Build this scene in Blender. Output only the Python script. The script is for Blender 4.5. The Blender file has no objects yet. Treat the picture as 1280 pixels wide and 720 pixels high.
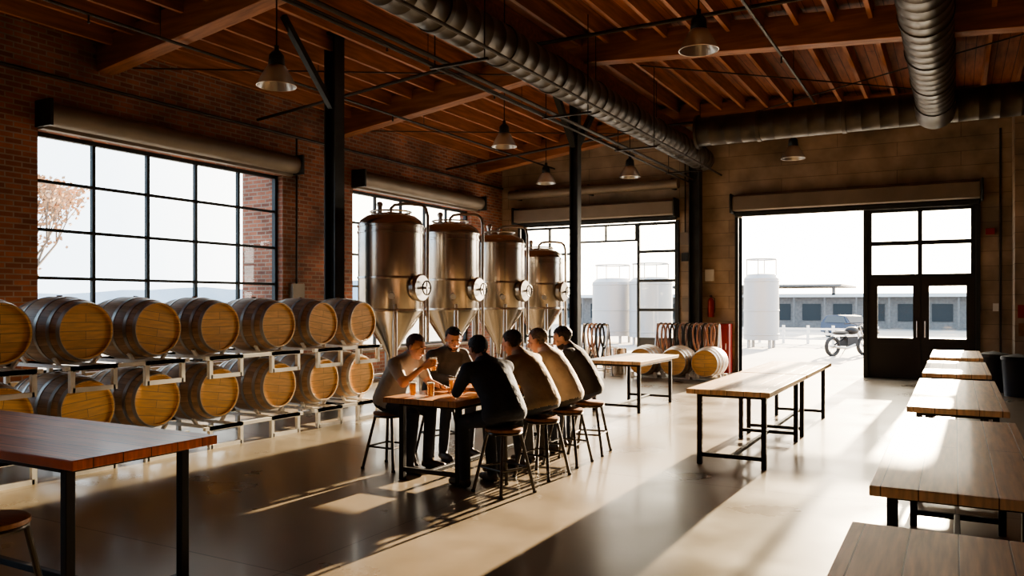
import bpy, bmesh, math, random
import numpy as np
from mathutils import Vector, Matrix, Quaternion, noise
random.seed(3)
R=math.radians
# ------------------------------------------------------------------ materials
def base(name,col,rough=.5,metal=0.,var=0.,vs=4.,bump=0.,bs=30.,stretch=(1,1,1),coat=0.,alpha=None,trans=0.,rvar=0.):
    m=bpy.data.materials.new(name); m.use_nodes=True
    nt=m.node_tree; b=nt.nodes['Principled BSDF']; L=nt.links.new
    b.inputs['Base Color'].default_value=(*col,1); b.inputs['Roughness'].default_value=rough
    b.inputs['Metallic'].default_value=metal; b.inputs['Coat Weight'].default_value=coat
    b.inputs['Transmission Weight'].default_value=trans
    tc=nt.nodes.new('ShaderNodeTexCoord'); mp=nt.nodes.new('ShaderNodeMapping')
    mp.inputs['Scale'].default_value=stretch; L(tc.outputs['Object'],mp.inputs['Vector'])
    n=nt.nodes.new('ShaderNodeTexNoise'); n.inputs['Scale'].default_value=vs; n.inputs['Detail'].default_value=5
    L(mp.outputs[0],n.inputs['Vector'])
    if var>0:
        r=nt.nodes.new('ShaderNodeMapRange'); r.inputs[1].default_value=.3; r.inputs[2].default_value=.7
        r.inputs[3].default_value=1-var; r.inputs[4].default_value=1+var
        L(n.outputs['Fac'],r.inputs[0])
        v=nt.nodes.new('ShaderNodeVectorMath'); v.operation='SCALE'; v.inputs[0].default_value=col
        L(r.outputs[0],v.inputs['Scale']); L(v.outputs[0],b.inputs['Base Color'])
    if rvar>0:
        r=nt.nodes.new('ShaderNodeMapRange'); r.inputs[1].default_value=.3; r.inputs[2].default_value=.7
        r.inputs[3].default_value=max(.02,rough-rvar); r.inputs[4].default_value=rough+rvar
        L(n.outputs['Fac'],r.inputs[0]); L(r.outputs[0],b.inputs['Roughness'])
    if bump>0:
        n2=nt.nodes.new('ShaderNodeTexNoise'); n2.inputs['Scale'].default_value=bs; n2.inputs['Detail'].default_value=4
        L(mp.outputs[0],n2.inputs['Vector'])
        bp=nt.nodes.new('ShaderNodeBump'); bp.inputs['Strength'].default_value=bump; bp.inputs['Distance'].default_value=.02
        L(n2.outputs['Fac'],bp.inputs['Height']); L(bp.outputs[0],b.inputs['Normal'])
    return m
def brickmat(name,c1,c2,mo,bw,rh,ms,axes,rough=.85,bump=.6,off=.5,nvar=.35,nscale=1.2,grain=None,coat=0.,bias=0.,rvar=0.):
    m=bpy.data.materials.new(name); m.use_nodes=True
    nt=m.node_tree; b=nt.nodes['Principled BSDF']; L=nt.links.new
    b.inputs['Roughness'].default_value=rough; b.inputs['Coat Weight'].default_value=coat
    b.inputs['Coat Roughness'].default_value=.1
    tc=nt.nodes.new('ShaderNodeTexCoord'); s=nt.nodes.new('ShaderNodeSeparateXYZ'); L(tc.outputs['Object'],s.inputs[0])
    cb=nt.nodes.new('ShaderNodeCombineXYZ')
    def sock(k):
        if k=='XY':
            a=nt.nodes.new('ShaderNodeMath'); a.operation='ADD'; L(s.outputs['X'],a.inputs[0]); L(s.outputs['Y'],a.inputs[1]); return a.outputs[0]
        return s.outputs[k]
    L(sock(axes[0]),cb.inputs[0]); L(sock(axes[1]),cb.inputs[1])
    t=nt.nodes.new('ShaderNodeTexBrick'); t.inputs['Scale'].default_value=1
    t.inputs['Brick Width'].default_value=bw; t.inputs['Row Height'].default_value=rh; t.inputs['Mortar Size'].default_value=ms
    t.inputs['Color1'].default_value=(*c1,1); t.inputs['Color2'].default_value=(*c2,1); t.inputs['Mortar'].default_value=(*mo,1)
    t.inputs['Bias'].default_value=bias
    t.offset=off; L(cb.outputs[0],t.inputs['Vector'])
    n=nt.nodes.new('ShaderNodeTexNoise'); n.inputs['Scale'].default_value=nscale; n.inputs['Detail'].default_value=6
    if grain:
        mp=nt.nodes.new('ShaderNodeMapping'); mp.inputs['Scale'].default_value=grain; L(tc.outputs['Object'],mp.inputs[0]); L(mp.outputs[0],n.inputs['Vector'])
    else: L(tc.outputs['Object'],n.inputs['Vector'])
    r=nt.nodes.new('ShaderNodeMapRange'); r.inputs[1].default_value=.3; r.inputs[2].default_value=.7
    r.inputs[3].default_value=1-nvar; r.inputs[4].default_value=1+nvar; L(n.outputs['Fac'],r.inputs[0])
    if rvar>0:
        r2=nt.nodes.new('ShaderNodeMapRange'); r2.inputs[1].default_value=.3; r2.inputs[2].default_value=.7
        r2.inputs[3].default_value=rough-rvar; r2.inputs[4].default_value=rough+rvar; L(n.outputs['Fac'],r2.inputs[0]); L(r2.outputs[0],b.inputs['Roughness'])
    v=nt.nodes.new('ShaderNodeVectorMath'); v.operation='SCALE'; L(t.outputs['Color'],v.inputs[0]); L(r.outputs[0],v.inputs['Scale'])
    L(v.outputs[0],b.inputs['Base Color'])
    bp=nt.nodes.new('ShaderNodeBump'); bp.invert=True; bp.inputs['Strength'].default_value=bump; bp.inputs['Distance'].default_value=.008
    L(t.outputs['Fac'],bp.inputs['Height']); L(bp.outputs[0],b.inputs['Normal'])
    return m
BRICK=brickmat('brick',(.38,.14,.08),(.18,.07,.046),(.29,.225,.175),.22,.075,.010,('XY','Z'),nvar=.45)
CONC=brickmat('board_formed_concrete',(.37,.285,.205),(.31,.24,.175),(.18,.14,.11),2.4,.30,.006,('XY','Z'),bump=.4,nscale=1.6,nvar=.4)
FLOOR=brickmat('polished_concrete',(.225,.18,.125),(.20,.16,.11),(.07,.055,.04),3.6,3.6,.006,('X','Y'),rough=.32,bump=.2,off=0,nscale=1.1,nvar=.28,coat=.12,rvar=.07)
DECK=brickmat('roof_deck_wood',(.31,.115,.052),(.22,.078,.036),(.05,.02,.01),5,.15,.006,('Y','X'),rough=.65,nscale=6,nvar=.3,grain=(3,.3,1))
BEAMW=base('beam_wood',(.31,.13,.06),.6,var=.35,vs=5,stretch=(.3,3,3),bump=.2)
JOISTW=base('joist_wood',(.36,.15,.07),.6,var=.35,vs=5,stretch=(3,.3,3))
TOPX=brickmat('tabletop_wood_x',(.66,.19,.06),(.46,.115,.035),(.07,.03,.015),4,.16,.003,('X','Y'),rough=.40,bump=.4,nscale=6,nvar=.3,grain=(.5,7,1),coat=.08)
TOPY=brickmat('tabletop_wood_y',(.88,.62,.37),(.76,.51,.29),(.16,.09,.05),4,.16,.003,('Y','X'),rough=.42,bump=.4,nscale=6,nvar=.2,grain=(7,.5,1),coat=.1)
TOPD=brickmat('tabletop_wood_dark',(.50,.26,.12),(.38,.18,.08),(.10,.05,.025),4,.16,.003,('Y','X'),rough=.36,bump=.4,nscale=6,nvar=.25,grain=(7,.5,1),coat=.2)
STEEL=base('black_steel',(.025,.025,.027),.45,.6,var=.2)
FRAME=base('window_frame_steel',(.03,.035,.037),.5,.3)
DARKDOOR=base('dark_painted_door',(.025,.022,.02),.45)
COLM=base('column_steel',(.035,.037,.038),.5,.4,var=.3,vs=3)
STAIN=base('stainless_steel',(.60,.55,.49),.22,1.)
STAIN2=base('stainless_pipe',(.55,.51,.47),.28,1.)
YARD=base('yard_tank_steel',(.42,.42,.42),.5,.35)
GALV=base('galvanised_duct',(.075,.066,.058),.42,.55,var=.3,vs=3,rvar=.1)
PIPE=base('dark_iron_pipe',(.045,.037,.032),.5,.6,var=.2)
SHUT=base('shutter_housing_metal',(.22,.18,.14),.5,.25,var=.12,vs=2)
RACK=base('white_rack_paint',(.85,.83,.78),.45,var=.1,vs=6)
HOOP=base('barrel_hoop_steel',(.45,.43,.40),.42,.85,var=.2)
HEADW=brickmat('barrel_head_oak',(.90,.56,.22),(.79,.46,.165),(.30,.17,.07),3,.085,.002,('Y','Z'),rough=.5,nscale=5,nvar=.15,grain=(1,1,8))
STOOLM=base('stool_gunmetal',(.10,.09,.08),.35,.85,var=.2)
SEATW=base('stool_seat_wood',(.28,.13,.06),.4,var=.3,vs=8,stretch=(1,6,1))
RED=base('red_paint',(.30,.018,.012),.4,var=.1)
RUBB=base('rubber',(.02,.02,.02),.6)
WHITE=base('white_paint',(.75,.75,.73),.5,var=.05)
ASPH=base('sunlit_asphalt',(.36,.33,.30),.85,var=.15,vs=.3,bump=.2,bs=8)
HOSE=base('beer_hose_tan',(.42,.24,.18),.45,var=.1)
def stavemat():
    m=bpy.data.materials.new('barrel_staves'); m.use_nodes=True; nt=m.node_tree; b=nt.nodes['Principled BSDF']; L=nt.links.new
    b.inputs['Roughness'].default_value=.5
    tc=nt.nodes.new('ShaderNodeTexCoord'); s=nt.nodes.new('ShaderNodeSeparateXYZ'); L(tc.outputs['Object'],s.inputs[0])
    a=nt.nodes.new('ShaderNodeMath'); a.operation='ARCTAN2'; L(s.outputs['Z'],a.inputs[0]); L(s.outputs['Y'],a.inputs[1])
    k=nt.nodes.new('ShaderNodeMath'); k.operation='MULTIPLY'; k.inputs[1].default_value=28/(2*math.pi); L(a.outputs[0],k.inputs[0])
    f=nt.nodes.new('ShaderNodeMath'); f.operation='FLOOR'; L(k.outputs[0],f.inputs[0])
    w=nt.nodes.new('ShaderNodeTexWhiteNoise'); w.noise_dimensions='1D'; L(f.outputs[0],w.inputs['W'])
    fr=nt.nodes.new('ShaderNodeMath'); fr.operation='FRACT'; L(k.outputs[0],fr.inputs[0])
    g=nt.nodes.new('ShaderNodeMath'); g.operation='GREATER_THAN'; g.inputs[1].default_value=.05; L(fr.outputs[0],g.inputs[0])
    r=nt.nodes.new('ShaderNodeMapRange'); r.inputs[3].default_value=.82; r.inputs[4].default_value=1.1; L(w.outputs[0],r.inputs[0])
    n=nt.nodes.new('ShaderNodeTexNoise'); n.inputs['Scale'].default_value=7; mp=nt.nodes.new('ShaderNodeMapping'); mp.inputs['Scale'].default_value=(.5,4,4)
    L(tc.outputs['Object'],mp.inputs[0]); L(mp.outputs[0],n.inputs['Vector'])
    r2=nt.nodes.new('ShaderNodeMapRange'); r2.inputs[1].default_value=.3; r2.inputs[2].default_value=.7; r2.inputs[3].default_value=.8; r2.inputs[4].default_value=1.2; L(n.outputs['Fac'],r2.inputs[0])
    r3=nt.nodes.new('ShaderNodeMapRange'); r3.inputs[3].default_value=.5; r3.inputs[4].default_value=1; L(g.outputs[0],r3.inputs[0])
    m1=nt.nodes.new('ShaderNodeMath'); m1.operation='MULTIPLY'; L(r.outputs[0],m1.inputs[0]); L(r2.outputs[0],m1.inputs[1])
    m2=nt.nodes.new('ShaderNodeMath'); m2.operation='MULTIPLY'; L(m1.outputs[0],m2.inputs[0]); L(r3.outputs[0],m2.inputs[1])
    v=nt.nodes.new('ShaderNodeVectorMath'); v.operation='SCALE'; v.inputs[0].default_value=(.48,.31,.18); L(m2.outputs[0],v.inputs['Scale']); L(v.outputs[0],b.inputs['Base Color'])
    return m
STAVE=stavemat()
def glassmat(name,tint=(1,1,1),fac=.06,rough=.02):
    m=bpy.data.materials.new(name); m.use_nodes=True; nt=m.node_tree; L=nt.links.new
    o=nt.nodes['Material Output']; nt.nodes.remove(nt.nodes['Principled BSDF'])
    t=nt.nodes.new('ShaderNodeBsdfTransparent'); t.inputs[0].default_value=(*tint,1)
    g=nt.nodes.new('ShaderNodeBsdfGlossy'); g.inputs['Roughness'].default_value=rough
    x=nt.nodes.new('ShaderNodeMixShader'); x.inputs[0].default_value=fac
    L(t.outputs[0],x.inputs[1]); L(g.outputs[0],x.inputs[2]); L(x.outputs[0],o.inputs['Surface']); return m
GLASS=glassmat('window_glass',(.96,.98,.98),.04)
SHADEG=glassmat('prismatic_lamp_glass',(.72,.70,.66),.45,.3)
PINT=glassmat('pint_glass',(.95,.95,.95),.12)
BEER=base('amber_beer',(.98,.50,.09),.1,trans=.6)
FOAM=base('beer_foam',(.9,.84,.68),.8)
# ------------------------------------------------------------------ mesh builder
class MB:
    def __init__(s): s.v=[];s.f=[];s.m=[];s.mats=[]
    def mi(s,m):
        if m not in s.mats: s.mats.append(m)
        return s.mats.index(m)
    def add(s,vs,fs,m,M=None):
        o=len(s.v); k=s.mi(m)
        for v in vs: s.v.append(tuple(M@Vector(v)) if M is not None else tuple(v))
        for f in fs: s.f.append(tuple(i+o for i in f)); s.m.append(k)
    def box(s,lo,hi,m,M=None):
        x0,y0,z0=lo; x1,y1,z1=hi
        vs=[(x0,y0,z0),(x1,y0,z0),(x1,y1,z0),(x0,y1,z0),(x0,y0,z1),(x1,y0,z1),(x1,y1,z1),(x0,y1,z1)]
        s.add(vs,[(0,3,2,1),(4,5,6,7),(0,1,5,4),(1,2,6,5),(2,3,7,6),(3,0,4,7)],m,M)
    def beam(s,p1,p2,w,h,m):
        p1=Vector(p1);p2=Vector(p2); d=p2-p1; l=d.length; y=d.normalized()
        up=Vector((0,0,1)) if abs(y.z)<.99 else Vector((1,0,0))
        x=y.cross(up).normalized(); z=x.cross(y)
        M=Matrix(((x.x,y.x,z.x,p1.x),(x.y,y.y,z.y,p1.y),(x.z,y.z,z.z,p1.z),(0,0,0,1)))
        s.box((-w/2,0,-h/2),(w/2,l,h/2),m,M)
    def frame(s,p1,p2):
        p1=Vector(p1);z=(Vector(p2)-p1).normalized(); up=Vector((0,0,1)) if abs(z.z)<.95 else Vector((1,0,0))
        x=up.cross(z).normalized(); y=z.cross(x)
        return Matrix(((x.x,y.x,z.x,p1.x),(x.y,y.y,z.y,p1.y),(x.z,y.z,z.z,p1.z),(0,0,0,1)))
    def lathe(s,prof,m,M=None,n=24):
        vs=[];fs=[];ids=[]
        for r,z in prof:
            if r<1e-6: ids.append([len(vs)]); vs.append((0,0,z))
            else:
                ids.append(list(range(len(vs),len(vs)+n)))
                for i in range(n):
                    a=2*math.pi*i/n; vs.append((r*math.cos(a),r*math.sin(a),z))
        for A,B in zip(ids[:-1],ids[1:]):
            for i in range(n):
                j=(i+1)%n
                if len(A)==1 and len(B)==1: break
                if len(A)==1: fs.append((A[0],B[j],B[i]))
                elif len(B)==1: fs.append((A[i],A[j],B[0]))
                else: fs.append((A[i],A[j],B[j],B[i]))
        s.add(vs,fs,m,M)
    def cyl(s,p1,p2,r,m,r2=None,n=14):
        r2=r if r2 is None else r2; l=(Vector(p2)-Vector(p1)).length
        s.lathe([(0,0),(r,0),(r2,l),(0,l)],m,s.frame(p1,p2),n)
    def sphere(s,c,r,m,n=14,M=None):
        if not hasattr(r,'__len__'): r=(r,r,r)
        k=n//2; prof=[(math.sin(math.pi*i/k),-math.cos(math.pi*i/k)) for i in range(k+1)]
        prof[0]=(0,-1);prof[-1]=(0,1)
        T=Matrix.Translation(c)@Matrix.Diagonal((r[0],r[1],r[2],1))
        s.lathe(prof,m,(M@T) if M is not None else T,n)
    def cap(s,p1,r1,p2,r2,m,n=12):
        s.cyl(p1,p2,r1,m,r2,n); s.sphere(p1,r1,m,n); s.sphere(p2,r2,m,n)
    def tube(s,pts,r,m,n=8,closed=False):
        pts=[Vector(p) for p in pts]; N=len(pts); vs=[];fs=[]
        prev=None
        for i,p in enumerate(pts):
            if closed: t=(pts[(i+1)%N]-pts[i-1]).normalized()
            else: t=(pts[min(i+1,N-1)]-pts[max(i-1,0)]).normalized()
            if prev is None:
                up=Vector((0,0,1)) if abs(t.z)<.9 else Vector((1,0,0)); x=up.cross(t).normalized()
            else: x=(prev-t*prev.dot(t)).normalized()
            prev=x; y=t.cross(x)
            for k in range(n):
                a=2*math.pi*k/n; vs.append(p+x*(r*math.cos(a))+y*(r*math.sin(a)))
        for i in range(N if closed else N-1):
            j=(i+1)%N
            for k in range(n):
                l=(k+1)%n; fs.append((i*n+k,i*n+l,j*n+l,j*n+k))
        if not closed: fs.append(tuple(range(n))[::-1]); fs.append(tuple((N-1)*n+k for k in range(n)))
        s.add(vs,fs,m)
    def ring(s,c,R_,r,m,ax='Z',n=28,nn=8,sy=1.):
        P=[]
        for i in range(n):
            a=2*math.pi*i/n; u=R_*math.cos(a); v=R_*sy*math.sin(a)
            P.append(Vector(c)+(Vector((u,v,0)) if ax=='Z' else Vector((0,u,v)) if ax=='X' else Vector((u,0,v))))
        s.tube(P,r,m,nn,True)
    def mesh(s,name,ang=35,smooth=True):
        me=bpy.data.meshes.new(name); me.from_pydata(s.v,[],s.f)
        for m in s.mats: me.materials.append(m)
        me.polygons.foreach_set('material_index',s.m)
        me.update()
        if smooth:
            me.polygons.foreach_set('use_smooth',[True]*len(s.f)); me.set_sharp_from_angle(angle=R(ang))
        return me
    def obj(s,name,loc=(0,0,0),rz=0,bevel=0,ang=35,smooth=True):
        return place(name,s.mesh(name,ang,smooth),loc,rz,bevel)
def place(name,me,loc=(0,0,0),rz=0,bevel=0):
    ob=bpy.data.objects.new(name,me); bpy.context.scene.collection.objects.link(ob)
    ob.location=loc; ob.rotation_euler=(0,0,rz)
    if bevel:
        b=ob.modifiers.new('bevel','BEVEL'); b.width=bevel; b.segments=2; b.limit_method='ANGLE'
    return ob
# ------------------------------------------------------------------ room shell
XL,XR,YB,YF=-10.9,3.8,19.1,-3.0
def wall(name,mat_,axis,c0,c1,a0,a1,ztop,ops):
    b=MB(); cur=a0
    def bx(p,q,z0,z1):
        if axis=='Y': b.box((c0,p,z0),(c1,q,z1),mat_)
        else: b.box((p,c0,z0),(q,c1,z1),mat_)
    for (p,q,z0,z1) in sorted(ops):
        bx(cur,p,0,ztop)
        if z0>0: bx(p,q,0,z0)
        bx(p,q,z1,ztop); cur=q
    bx(cur,a1,0,ztop)
    return b.obj(name,smooth=False)
WINS=[(-.1,4.4),(6.38,10.9),(12.87,17.5)]  # first opening is out of view, added to let in fill light
wall('wall_left',BRICK,'Y',XL-.35,XL,YF-.3,YB+.4,5.75,[(a,c,.65,4.0) for a,c in WINS])
OPL=(-10.3,-5.99,0,3.7); OPR=(-4.47,.37,0,3.7)
wall('wall_back',CONC,'X',YB,YB+.35,XL,XR,6.5,[OPL,OPR])
wall('wall_right',BRICK,'Y',XR,XR+.3,YF-.3,YB+.4,6.2,[])
wall('wall_front',BRICK,'X',YF-.3,YF,XL,XR,6.5,[])
b=MB(); b.box((1.0,18.2,0),(XR,YB,6.0),CONC); b.obj('wall_pier',smooth=False)
b=MB(); b.box((XL-.35,YF-.3,-.2),(XR+.3,YB+.4,0),FLOOR); b.obj('floor',smooth=False)
XRG=-5.5
def deckz(x): return 5.55+.13*(x-XL) if x<XRG else 5.55+.13*(XRG-XL)-.07*(x-XRG)
b=MB()
for (x0,x1) in ((XL-.4,XRG),(XRG,XR+.4)):
    z0,z1=deckz(x0),deckz(x1)
    if x0==XRG: z0=deckz(XRG-1e-6)
    y0,y1=YF-.4,YB+.5
    vs=[(x0,y0,z0),(x1,y0,z1),(x1,y1,z1),(x0,y1,z0),(x0,y0,z0+.1),(x1,y0,z1+.1),(x1,y1,z1+.1),(x0,y1,z0+.1)]
    b.add(vs,[(0,3,2,1),(4,5,6,7),(0,1,5,4),(1,2,6,5),(2,3,7,6),(3,0,4,7)],DECK)
b.obj('ceiling',smooth=False)
b=MB(); x=XL+.35
while x<XR-.1:
    z=deckz(x); b.box((x-.03,YF,z-.27),(x+.03,YB,z+.02),JOISTW); x+=.5
b.obj('ceiling_joists',smooth=False)
for y in (-1.,2.0,7.35,12.5,17.9):
    for (x0,x1) in ((XL,XRG),(XRG,XR)):
        bb=MB(); bb.beam((x0,y,deckz(x0 if x0!=XRG else XRG-1e-6)-.33),(x1,y,deckz(x1 if x1!=XRG else XRG-1e-6)-.33),.26,.46,BEAMW)
        bb.obj('roof_beam',bevel=.01,smooth=False)
bb=MB(); bb.box((-5.72,YF,5.42),(-5.48,YB,5.72),BEAMW); bb.obj('ridge_girder',bevel=.01,smooth=False)
def column(x,y,top,brace,w=.2):
    c=MB(); h=w/2; t=.022
    c.box((x-h,y-h,0),(x-h+t,y+h,top),COLM); c.box((x+h-t,y-h,0),(x+h,y+h,top),COLM)
    c.box((x-h+t,y-t/2,0),(x+h-t,y+t/2,top),COLM)
    c.box((x-h-.04,y-h-.04,0),(x+h+.04,y+h+.04,.025),COLM)
    c.box((x-h-.05,y-h-.05,top-.03),(x+h+.05,y+h+.05,top),COLM)
    for (dx,dy) in brace: c.beam((x+dx*.06,y+dy*.06,top-1.15),(x+dx*1.1,y+dy*1.1,top-.05),.09,.09,COLM)
    return c.obj('steel_column',smooth=False)
column(-8.5,9.6,5.84,[(0,-1)],.22)
column(-5.6,12.3,5.42,[(0,-1),(0,1)],.15)
column(-5.45,18.9,5.42,[],.26)
column(-5.6,-.5,5.42,[(0,1)],.2)
# ------------------------------------------------------------------ left windows
def grid_window(name,y0,y1,z0,z1,nc,nr):
    b=MB(); x=XL-.17
    f=.06
    b.box((x-.04,y0,z0),(x+.04,y0+f,z1),FRAME);b.box((x-.04,y1-f,z0),(x+.04,y1,z1),FRAME)
    b.box((x-.04,y0,z0),(x+.04,y1,z0+f),FRAME);b.box((x-.04,y0,z1-f),(x+.04,y1,z1),FRAME)
    for i in range(1,nc):
        y=y0+(y1-y0)*i/nc; b.box((x-.03,y-.025,z0+f),(x+.03,y+.025,z1-f),FRAME)
    for j in range(1,nr):
        z=z0+(z1-z0)*j/nr; b.box((x-.025,y0+f,z-.022),(x+.025,y1-f,z+.022),FRAME)
    b.box((x-.004,y0+.02,z0+.02),(x+.004,y1-.02,z1-.02),GLASS)
    b.obj(name,smooth=False)
    s=MB(); s.box((XL,y0-.03,z0-.06),(XL+.1,y1+.03,z0),CONC); s.obj('trim_'+name[-1],smooth=False)
for i,(a,c) in enumerate(WINS): grid_window('window_%d'%(i+1),a,c,.65,4.0,5,5)  # window_1 is the added, unseen fill-light window
def shutter_left(y0,y1):
    b=MB(); b.cyl((XL+.17,y0,4.2),(XL+.17,y1,4.2),.16,SHUT,n=20)
    b.box((XL,y0-.04,4.02),(XL+.36,y0,4.38),FRAME);b.box((XL,y1,4.02),(XL+.36,y1+.04,4.38),FRAME)
    b.box((XL,y0,4.0),(XL+.12,y1,4.36),SHUT)
    b.obj('roller_shutter_housing',smooth=True)
for a,c in WINS: shutter_left(a-.0,c+.15)
def shutter_back(x0,x1):
    b=MB()
    b.box((x0,YB-.36,3.78),(x1,YB,4.12),SHUT)
    b.box((x0-.05,YB-.4,3.72),(x0,YB,4.18),FRAME); b.box((x1,YB-.4,3.72),(x1+.05,YB,4.18),FRAME)
    b.box((x0,YB-.1,3.66),(x1,YB-.04,3.78),FRAME)
    b.obj('roller_shutter_housing',bevel=.03)
shutter_back(-10.35,-5.95); shutter_back(-4.55,.45)
b=MB(); b.cyl((-10.5,YB-.28,4.52),(-5.85,YB-.28,4.52),.12,SHUT,n=18)
for x in (-10.3,-8.2,-6.0): b.box((x-.03,YB-.3,4.4),(x+.03,YB,4.66),FRAME)
b.obj('overhead_barrel_pipe')
# ------------------------------------------------------------------ back openings
def pane_frame(b,x0,x1,z0,z1,nc,nr,y,f=.05,glass=True,th=.035):
    b.box((x0,y-th,z0),(x0+f,y+th,z1),FRAME);b.box((x1-f,y-th,z0),(x1,y+th,z1),FRAME)
    b.box((x0+f,y-th,z0),(x1-f,y+th,z0+f),FRAME);b.box((x0+f,y-th,z1-f),(x1-f,y+th,z1),FRAME)
    for i in range(1,nc):
        x=x0+(x1-x0)*i/nc; b.box((x-f/2,y-th*.9,z0+f),(x+f/2,y+th*.9,z1-f),FRAME)
    for j in range(1,nr):
        z=z0+(z1-z0)*j/nr; b.box((x0+f,y-th*.8,z-f/2),(x1-f,y+th*.8,z+f/2),FRAME)
    if glass: b.box((x0+.02,y-.004,z0+.02),(x1-.02,y+.004,z1-.02),GLASS)
yo=YB+.17
b=MB(); pane_frame(b,-7.05,-6.0,.0,3.66,1,5,yo,.07); b.box((-6.98,yo-.02,.05),(-6.07,yo+.02,.7),DARKDOOR); b.obj('door_1',smooth=False)
b=MB(); pane_frame(b,-10.28,-8.75,.0,3.66,2,5,yo,.06); b.obj('window_4',smooth=False)
b=MB(); pane_frame(b,-8.75,-7.05,3.2,3.66,2,1,yo,.05); b.obj('window_5',smooth=False)
b=MB(); pane_frame(b,-1.70,.37,2.17,3.7,2,2,yo,.09,th=.06); b.box((-1.78,yo-.08,0),(-1.69,yo+.08,3.7),FRAME)
b.box((-1.69,yo-.035,0),(-1.64,yo+.035,2.2),FRAME); b.box((.345,yo-.035,0),(.37,yo+.035,2.2),FRAME); b.box((-.675,yo+.031,0),(-.61,yo+.05,2.2),FRAME); b.box((-1.69,yo-.06,0),(.37,yo+.06,.014),FRAME); b.obj('window_6',smooth=False)
for k,(x0,x1) in enumerate(((-1.645,-.65),(-.642,.35))):
    b=MB()
    b.box((x0,yo-.03,0.01),(x0+.15,yo+.03,2.18),DARKDOOR);b.box((x1-.15,yo-.03,0.01),(x1,yo+.03,2.18),DARKDOOR)
    b.box((x0+.15,yo-.03,.01),(x1-.15,yo+.03,.88),DARKDOOR);b.box((x0+.15,yo-.03,2.0),(x1-.15,yo+.03,2.18),DARKDOOR)
    b.box((x0+.13,yo-.005,.86),(x1-.13,yo+.005,2.04),GLASS)
    b.box((x0+.2,yo-.04,.15),(x1-.2,yo-.03,.75),DARKDOOR)
    hx=x1-.07 if k==0 else x0+.07
    b.cyl((hx,yo-.09,.9),(hx,yo-.09,1.25),.013,STAIN2); b.cyl((hx,yo-.09,.93),(hx,yo-.03,.93),.01,STAIN2); b.cyl((hx,yo-.09,1.22),(hx,yo-.03,1.22),.01,STAIN2)
    b.obj('door_%d'%(k+2),smooth=False)
b=MB(); b.box((-4.55,YB-.05,0),(-4.47,YB+.36,3.66),FRAME); b.box((.37,YB-.05,0),(.45,YB+.36,3.66),FRAME); b.obj('trim_4',smooth=False)
b=MB(); b.box((-5.99,YB-.05,0),(-5.91,YB+.36,3.66),FRAME); b.box((-10.38,YB-.05,0),(-10.3,YB+.36,3.66),FRAME); b.obj('trim_5',smooth=False)
# ------------------------------------------------------------------ ducts and pipes
def duct(p1,p2,r):
    b=MB(); L_=(Vector(p2)-Vector(p1)).length; prof=[(0,0),(r,0)]; z=.0
    while z+.3<L_:
        prof+= [(r,z+.285),(r+.003,z+.29),(r+.003,z+.295),(r,z+.3)]; z+=.3
    prof+=[(r,L_),(0,L_)]
    b.lathe(prof,GALV,b.frame(p1,p2),32)
    k=1.2
    while k<L_:
        M=b.frame(p1,p2)@Matrix.Translation((0,0,k)); b.lathe([(r,-.04),(r+.016,-.035),(r+.016,.035),(r,.04)],GALV,M,32); k+=1.5
    return b
b=duct((-5.1,-2.8,4.94),(-5.1,18.3,4.94),.26); b.sphere((-5.1,18.3,4.94),.26,GALV)
for y in range(0,18,3): b.cyl((-5.1,y,5.2),(-5.1,y,6.1),.008,PIPE,n=6)
b.obj('spiral_duct',ang=50)
b=duct((-.3,-2.8,5.0),(-.3,14.9,5.0),.29)
b.tube([(-.3,14.85,5.0),(-.3,15.05,4.98),(-.3,15.25,4.94),(-.3,15.45,4.9)],.31,GALV,24)
b.obj('spiral_duct',ang=50)
b=duct((-4.45,15.55,5.0),(3.7,15.55,5.0),.28); b.lathe([(.28,0),(.33,.0),(.33,.05),(.28,.05)],GALV,b.frame((-4.45,15.55,5.0),(3.7,15.55,5.0)),32); b.obj('spiral_duct',ang=50)
b=MB()
for (x,z,r) in ((-5.42,4.56,.028),(-5.52,4.5,.02),(-4.78,4.62,.022)): b.cyl((x,YF+.1,z),(x,18.7,z),r,PIPE,n=8)
for y in (-1,2,5,8,11,14,17): b.box((-5.56,y-.02,4.47),(-4.75,y+.02,4.5),PIPE); b.cyl((-5.5,y,4.5),(-5.5,y,5.42),.008,PIPE,n=6); b.cyl((-4.8,y,4.5),(-4.8,y,5.95),.008,PIPE,n=6)
b.obj('conduit_run')
b=MB()
for x in (-9.2,-7.0,-2.2,1.5):
    z=min(deckz(x)-.62,5.3) if x<-5 else 5.22; b.cyl((x,YF+.1,z),(x,15.1 if x>-5 else 18.9,z),.022,PIPE,n=8)
    for y in range(0,15,3): b.cyl((x,y,z),(x,y,z-.09),.012,PIPE,n=6); b.cyl((x,y+1,z),(x,y+1,deckz(x)-.02),.006,PIPE,n=5); b.sphere((x,y,z-.1),.02,PIPE,8)
for y in (4.5,10.2,16.2):
    b.cyl((-10.8,y,4.88),(-5.4,y,5.35),.028,PIPE,n=8); b.cyl((-5.6,y,5.35),(3.7,y,5.33),.028,PIPE,n=8)
b.obj('sprinkler_pipes')
b=MB()
for (p,q) in (((-4.6,12.7,5.6),(1.5,17.6,5.35)),((-4.6,17.6,5.6),(1.5,12.8,5.4)),((-4.6,7.55,5.6),(1.5,12.2,5.4)),((-10.6,7.6,5.1),(-6,12.2,5.5)),((-10.6,12.8,5.15),(-6,17.6,5.5))):
    b.cyl(p,q,.012,PIPE,n=6)
b.obj('bracing_rods')
b=MB(); b.cyl((XL+.08,YF+.2,4.75),(XL+.08,YB-.1,4.75),.025,PIPE,n=8)
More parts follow.
